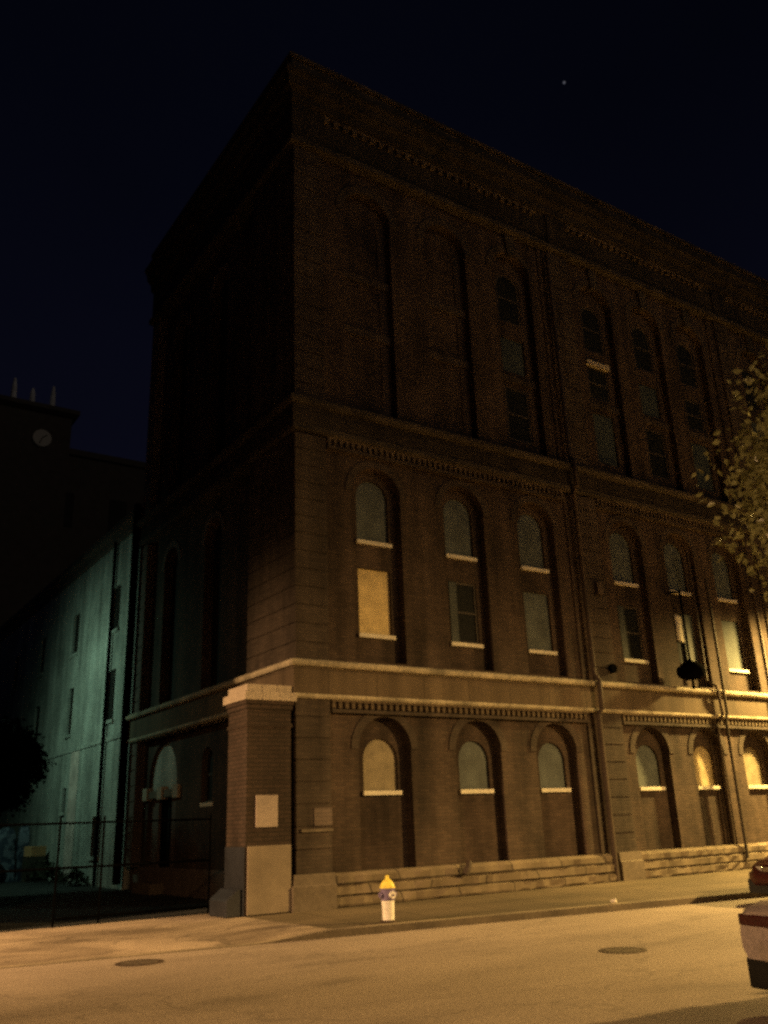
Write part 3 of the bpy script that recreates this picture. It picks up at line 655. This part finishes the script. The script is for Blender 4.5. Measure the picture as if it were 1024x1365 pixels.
# ================================================================== trees
def leaf_cloud(n_tips, per, centre, rad, size, shape=1., seed=1, droop=0., solid=.35, spread=.5):
    rnd = random.Random(seed); v = []; f = []
    tips = []
    while len(tips) < n_tips:
        p = Vector((rnd.uniform(-1, 1), rnd.uniform(-1, 1), rnd.uniform(-1, 1)))
        if solid < p.length < 1: tips.append(Vector((p.x * rad[0], p.y * rad[1], p.z * rad[2])) + Vector(centre))
    for tp in tips:
        sp = spread * rnd.uniform(.6, 1.3)
        for _ in range(int(per * rnd.uniform(.6, 1.4))):
            c = tp + Vector((rnd.gauss(0, sp), rnd.gauss(0, sp), rnd.gauss(0, sp * .8) - droop * abs(rnd.gauss(0, 1))))
            s = size * rnd.uniform(.7, 1.3)
            d = Vector((rnd.gauss(0, 1), rnd.gauss(0, 1), rnd.gauss(-.5, .8))).normalized(); a = d.orthogonal().normalized()
            a = Matrix.Rotation(rnd.uniform(0, 6.28), 3, d) @ a; nn = d.cross(a)
            q = len(v)
            v += [tuple(c), tuple(c + d * s * .45 + a * s * .36 + nn * s * .06), tuple(c + d * s * 1.05), tuple(c + d * s * .45 - a * s * .36 + nn * s * .06)]
            f.append((q, q + 1, q + 2, q + 3))
    return v, f, tips
def tree(name, label, cat, base, trunk_h, r0, centre, rad, n_tips, per, size, lm, seed, spread=.5, solid=.35, droop=0.):
    t = thing(name, label, cat, base)
    v, f, tips = leaf_cloud(n_tips, per, centre, rad, size, seed=seed, spread=spread, solid=solid, droop=droop)
    b = MB(); b.v = v; b.f = f; b.build('crown', lm, t, weld=False, recalc=False)
    b = MB(); b.tube([(0, 0, -.05), (0.02, 0, .4), (.05, .03, trunk_h * .6), (0, 0, trunk_h), (centre[0] * .6, centre[1] * .6, centre[2])], [r0 * 1.35, r0, r0 * .85, r0 * .75, r0 * .35], 12)
    b.build('trunk', M['bark'], t, smooth=60)
    rnd = random.Random(seed)
    for tp in rnd.sample(tips, min(len(tips), 22)):
        s = Vector((0, 0, trunk_h * rnd.uniform(.85, 1.25))); mid = s.lerp(tp, .5) + Vector((0, 0, .25))
        b = MB(); b.tube([s, mid, tp], [r0 * .3, r0 * .17, .012], 6); b.build('limb', M['bark'], t)
    return t
tree('street_tree', 'leafy street tree with lamplit leaves overhanging the near side of the street', 'tree', (-1.45, -15.0, 0), 2.3, .12, (.1, 0, 3.88), (2.6, 2.2, 1.7), 1350, 64, .064, M['leaf'], 5, spread=.17, solid=.45)
tree('yard_tree', 'small round black crowned tree standing in the dark yard', 'tree', (-3.55, 12.0, .04), 1.9, .09, (0, 0, 3.62), (1.15, 1.15, 1.2), 170, 90, .15, M['darkleaf'], 9, spread=.16, solid=.1)

# ================================================================== things stacked in the yard
def yz(y): return -.004 + .254 * (y - 1.36) / 58.64
def heap(name, label, cat, loc, w, d, h, m, seed, sag=.12):
    rnd = random.Random(seed); n = 14; rings = []
    for i, (s, z) in enumerate(((1.08, 0), (1.0, .3), (.97, .62), (.9, .85), (.62, .97), (.2, 1.0))):
        rings.append([(w / 2 * s * max(-1, min(1, 1.35 * math.cos(2 * math.pi * k / n))) + rnd.gauss(0, sag * .3), d / 2 * s * max(-1, min(1, 1.35 * math.sin(2 * math.pi * k / n))) + rnd.gauss(0, sag * .3), h * z + (rnd.gauss(0, sag * .3) if i else 0)) for k in range(n)])
    b = MB(); b.loft(rings); o = b.build(name, m, None, smooth=70); o.location = loc; return tag(o, label, cat)
heap('covered_stack', 'tall stack under a blue and white tarp beside the annex wall', 'tarp stack', (-1.35, 20.6, yz(20.6)), .75, .8, 1.9, M['tarp'], 3)
heap('covered_stack', 'pale sheet covered stack at the left end of the yard clutter', 'tarp stack', (-2.15, 21.2, yz(21.2)), .6, .7, 1.75, M['white'], 5)
heap('covered_stack', 'narrow blue wrapped bundle between the tarp stack and annex wall', 'bundle', (-.75, 20.4, yz(20.4)), .4, .5, 1.95, M['tarp'], 8)
crt = thing('shipping_crate', 'dark crate with a tan box on top beside the tarp stack', 'crate', (-.45, 19.7, yz(19.7)))
b = MB(); b.box(-.32, .32, -.3, .3, .08, .86); b.build('box_body', M['wood'], crt, bevel=.01)
for y in (-.22, 0, .22):
    b = MB(); b.box(-.33, .33, y - .04, y + .04, 0, .078); b.build('skid', M['bark'], crt)
for y in (-.27, .27):
    b = MB(); b.box(-.345, -.322, y - .04, y + .04, .1, .84); b.build('batten', M['bark'], crt)
b = MB(); b.box(-.3, .3, -.24, .24, .0, .36); b.v = [(x * (1 + .08 * (z > .1)), y, z) for x, y, z in b.v]
o = b.build('cardboard_box', M['cream'], None, bevel=.012); o.location = (-.45, 19.7, yz(19.7) + .862); o.rotation_euler = (0, 0, .35)
tag(o, 'tan cardboard box sitting on the dark crate in the yard', 'box')
dm = thing('steel_drum', 'scuffed grey steel drum at the front of the yard clutter', 'drum', (-1.9, 19.9, yz(19.9)))
b = MB(); b.lathe([(.27, 0), (.28, .02), (.27, .04), (.27, .29), (.285, .3), (.27, .31), (.27, .58), (.285, .59), (.27, .6), (.27, .85), (.285, .87), (.285, .88), (.26, .865)], seg=20); b.build('barrel', M['greydrum'], dm, smooth=30)
b = MB(); b.lathe([(.04, .866), (.04, .885)], cx=.15, seg=8); b.build('bung', M['iron'], dm)
def ground_weed(x, y, h, label, seed):
    v, f, tips = leaf_cloud(9, 24, (0, 0, h * .5), (h * .7, h * .6, h * .45), .13, seed=seed, spread=h * .16)
    t = thing('yard_weed', label, 'weed', (x, y, yz(y)), group='weeds along the annex wall')
    b = MB(); b.v = v; b.f = f; b.build('leaves', M['weed'], t, weld=False, recalc=False)
    b = MB(); b.tube([(0, 0, -.02), (.02, .02, h * .5), (0, .05, h)], [.02, .014, .006], 6); b.build('stem', M['bark'], t)
ground_weed(-.25, 18.9, .8, 'tall weed clump beside the crate at the annex wall', 21)
ground_weed(-.3, 17.6, .55, 'low weed clump at the annex wall right of the crate', 22)
ground_weed(-.3, 14.6, .6, 'dark weed clump under the low annex window', 23)

# ================================================================== far brewery block with its clock tower
fb = thing('far_building', 'black brewery block with a flat roof far behind the annex', 'building', (6, 84, 0))
b = MB(); b.box(-14, 18.4, -4, 20, 0, 42.6); b.build('wall', M['far'], fb)
b = MB(); b.box(-14.3, 18.7, -4.3, 20.3, 42.6, 43.3); b.build('cornice', M['far'], fb)
for i in range(5):
    b = MB(); b.box(-11 + i * 6, -9 + i * 6, -4.06, -3.9, 34, 38); b.build('window', M['void'], fb)
tw = thing('clock_tower', 'dark tower with a pale round clock and three masts above the far block', 'tower', (7.2, 79.0, 0))
b = MB(); b.box(-6.6, 6.6, 0, 12, 0, 46.6); b.build('wall', M['far'], tw)
b = MB(); b.loft([[(s * x, y if y > 5 else -q, z) for x, y in ((-1, -1), (1, -1), (1, 12), (-1, 12))] for s, q, z in ((6.7, .1, 46.61), (7.3, .6, 47.0), (7.3, .6, 47.5), (6.6, .0, 47.6))]); b.build('cornice', M['far'], tw)
b = MB(); b.tube([(3.5, -.25, 43.5), (3.5, .1, 43.5)], 1.0, 28); ck = b.build('clock_face', emit('dim clock dial', (.05, .043, .032), .035), tw)
for a, l in ((50, .62), (200, .8)):
    h = MB(); h.tube([(3.5, -.3, 43.5), (3.5 + l * math.sin(R(a)), -.3, 43.5 + l * math.cos(R(a)))], .05, 6); h.build('clock_hand', M['void'], ck)
for x, h_ in ((.1, 2.7), (2.1, 1.9), (4.3, 2.7)):
    b = MB(); b.tube([(x, .1, 47.5), (x, .1, 47.6 + h_ * .55), (x, .1, 47.5 + h_)], [.34, .28, .12], 10); b.build('mast', M['mast'], tw)

# unseen neighbour added across the driveway, just outside the picture: it keeps the left street lamp out of the yard
nbh = thing('unseen_neighbour', 'plain unseen brick building across the driveway that blocks the left street lamp', 'building', (-13.3, 1.3, 0))
b = MB(); b.box(-6, 6.1, .06, 40, 0, 9.5); b.build('wall', M['brick'], nbh)
b = MB(); b.box(-6.1, 6.2, -.02, 40.1, 9.5, 9.9); b.build('cornice', M['ledge'], nbh)
for i in range(4):
    for z in (1.2, 5.4):
        b = MB(); b.box(-4.9 + i * 2.8, -3.7 + i * 2.8, .03, .058, z, z + 2.1); w = b.build('window', M['dark'], nbh)
        b = MB(); b.box(-5 + i * 2.8, -3.6 + i * 2.8, -.04, .055, z - .12, z - .004); b.build('sill', M['sill'], w)

# ================================================================== street lamps that light the place (beyond the frame)
def street_lamp(label, base, head, colour, watts, size=168, blend=.9, aim=None):
    t = thing('street_lamp', label, 'street lamp', base, group='sodium street lamps')
    hx, hy_, hz = (head[i] - base[i] for i in range(3))
    b = MB(); b.tube([(0, 0, 0), (0, 0, hz - .6), (hx * .08, hy_ * .08, hz + .1), (hx * .5, hy_ * .5, hz + .35), (hx * .9, hy_ * .9, hz + .32)], [.1, .07, .05, .04, .035], 10); b.build('pole', M['conduit'], t, smooth=50)
    b = MB(); b.lathe([(.05, .38), (.2, .34), (.26, .24), (.26, .2), (.2, .2)], cx=hx, cy=hy_, cz=hz, seg=16); b.build('lamp_head', M['conduit'], t, smooth=40)
    b = MB(); b.lathe([(.2, .2), (.17, .13), (.08, .10)], cx=hx, cy=hy_, cz=hz, seg=16); b.build('lamp_lens', emit('sodium lens', colour, 6), t, smooth=40)
    l = bpy.data.lights.new('sodium_light', 'SPOT'); l.energy = watts; l.color = colour; l.spot_size = R(size); l.spot_blend = blend; l.shadow_soft_size = .32
    o = bpy.data.objects.new('sodium_light', l); C.objects.link(o); o.location = head
    if aim: o.rotation_euler = (Vector(aim) - Vector(head)).to_track_quat('-Z', 'Y').to_euler()
    return t
SOD = (1.0, .56, .17)
street_lamp('sodium street lamp on the near pavement beyond the parked silver sedan', (18.2, -18.3, 0), (17.6, -16.6, 8.2), (1.0, .605, .19), 45000, 128, 1., aim=(11.2, -14.0, 0))
# a wall lamp of the same kind on the warehouse, further along the front
wp = thing('wall_lamp', 'sodium wall lamp on a bracket on the warehouse front past the third bay pilaster', 'wall lamp', (19.9, 0, 8.3))
b = MB(); b.tube([(0, .1, 0), (-.1, -1.2, .5), (-.3, -2.4, .4)], .04, 8); b.build('bracket', M['iron'], wp)
b = MB(); b.lathe([(.05, .36), (.22, .26), (.28, .08), (.26, .08)], cx=-.3, cy=-2.4, seg=16); b.build('lamp_head', M['iron'], wp)
b = MB(); b.lathe([(.24, .08), (.2, .0), (.06, -.04)], cx=-.3, cy=-2.4, seg=16); b.build('lamp_lens', emit('sodium wall lens', (1, .62, .2), 6), wp)
l = bpy.data.lights.new('wall_light', 'SPOT'); l.energy = 27000; l.color = (1, .65, .18); l.spot_size = R(172); l.spot_blend = .6; l.shadow_soft_size = .3
o = bpy.data.objects.new('wall_light', l); C.objects.link(o); o.location = (19.6, -2.4, 8.2)
street_lamp('sodium street lamp left of the driveway', (-19, -2.2, 0), (-18.6, -.8, 8.4), (1.0, .58, .25), 28000, 58, 1., aim=(-2.6, .9, -.4))
street_lamp('unseen sodium fill lamp added behind the viewer', (-17, -16.5, 0), (-16.4, -15.2, 8.2), (1.0, .56, .24), 6800, 88, 1., aim=(-7.2, -9.8, 0))  # added fill for the road, tree and car rear
# mercury yard light on the neighbour's side wall
yl = thing('yard_light', 'green white mercury flood light on the wall across the yard', 'flood light', (-7.18, 15.5, 7.7))
b = MB(); b.tube([(0, 0, 0), (1.5, 0, .25)], .04, 8); b.build('arm', M['iron'], yl)
b = MB(); b.lathe([(.05, .3), (.2, .2), (.22, .05), (.2, .05)], cx=1.58, seg=14); b.build('lamp_head', M['iron'], yl)
b = MB(); b.lathe([(.19, .05), (.15, 0), (.05, -.03)], cx=1.58, seg=14); b.build('lamp_lens', emit('mercury lens', (.4, 1, .7), 5), yl)
l = bpy.data.lights.new('mercury_light', 'SPOT'); l.energy = 580; l.color = (.56, 1.0, .70); l.spot_size = R(156); l.spot_blend = 1.; l.shadow_soft_size = .12
o = bpy.data.objects.new('mercury_light', l); C.objects.link(o); o.location = (-5.6, 15.5, 7.5); o.rotation_euler = (Vector((0, 15.2, 4.4)) - o.location).to_track_quat('-Z', 'Y').to_euler()
# added point light without a fixture, brightens the pale masts
l = bpy.data.lights.new('mast_fill', 'POINT'); l.energy = 4; l.color = (1, .95, .9); l.shadow_soft_size = .2
o = bpy.data.objects.new('mast_fill', l); C.objects.link(o); o.location = (9.2, 76.5, 49)

# ================================================================== sky, star, skyglow fill
st = MB(); st.lathe([(.02, -1.3), (.9, -.9), (1.3, 0), (.9, .9), (.02, 1.3)], seg=12); o = st.build('star', emit('star', (.75, .78, .95), .07), None); o.location = (485.6, 400, 614)
tag(o, 'single faint star in the night sky above the roof', 'star')
w = bpy.data.worlds.new('World'); bpy.context.scene.world = w; w.use_nodes = True
nt = w.node_tree; N = nt.nodes; L = nt.links; bg = N['Background']
tc = N.new('ShaderNodeTexCoord'); sp = N.new('ShaderNodeSeparateXYZ'); L.new(tc.outputs['Generated'], sp.inputs[0])
cr = N.new('ShaderNodeValToRGB'); e = cr.color_ramp.elements
e[0].position = 0.0; e[0].color = (.0036, .0038, .0072, 1); e[1].position = 1.0; e[1].color = (.0006, .0008, .0020, 1)
x = e.new(.35); x.color = (.0024, .0026, .0068, 1); x = e.new(.68); x.color = (.0010, .0013, .0036, 1)
L.new(sp.outputs[2], cr.inputs[0]); hz = N.new('ShaderNodeTexNoise'); hz.inputs['Scale'].default_value = 2.2; hz.inputs['Detail'].default_value = 3; L.new(tc.outputs['Generated'], hz.inputs['Vector'])
hr = N.new('ShaderNodeMapRange'); hr.inputs['To Min'].default_value = .6; hr.inputs['To Max'].default_value = 1.4; L.new(hz.outputs['Fac'], hr.inputs['Value'])
hm = N.new('ShaderNodeVectorMath'); hm.operation = 'SCALE'; L.new(cr.outputs[0], hm.inputs[0]); L.new(hr.outputs[0], hm.inputs['Scale']); L.new(hm.outputs[0], bg.inputs['Color']); bg.inputs['Strength'].default_value = 1.
sl = bpy.data.lights.new('skyglow_fill', 'SUN'); sl.energy = .15; sl.color = (1, .80, .60); sl.angle = R(30)  # added warm fill standing in for skyglow on the upper front
o = bpy.data.objects.new('skyglow_fill', sl); C.objects.link(o); o.rotation_euler = Vector((-.30, .85, -.42)).to_track_quat('-Z', 'Y').to_euler(); o.location = (20, -40, 40)

# ================================================================== camera
cx, cy, ch, yaw, pit, rol, f = -9.37801, -17.40694, 1.6, 0.97181, 0.33542, -0.03828, 1193.14513
F = Vector((math.cos(pit) * math.cos(yaw), math.cos(pit) * math.sin(yaw), math.sin(pit))); Rt = Vector((math.sin(yaw), -math.cos(yaw), 0)); U = Rt.cross(F)
c_, s_ = math.cos(rol), math.sin(rol); R2 = Rt * c_ + U * s_; U2 = Rt * -s_ + U * c_
cam = bpy.data.cameras.new('camera'); co = bpy.data.objects.new('camera', cam); C.objects.link(co)
m = Matrix((R2, U2, -F)).transposed().to_4x4(); m.translation = (cx, cy, ch); co.matrix_world = m
cam.sensor_fit = 'VERTICAL'; cam.sensor_height = 36; cam.lens = f / 1365 * 36; cam.clip_end = 3000; cam.clip_start = .05
S = bpy.context.scene; S.camera = co
S.render.engine = 'CYCLES'
S.view_settings.view_transform = 'Standard'; S.view_settings.look = 'None'; S.view_settings.exposure = 0; S.view_settings.gamma = 1
S.cycles.use_denoising = False; S.cycles.filter_width = 2.7; S.cycles.max_bounces = 5; S.cycles.diffuse_bounces = 3
S.cycles.sample_clamp_indirect = 1.5
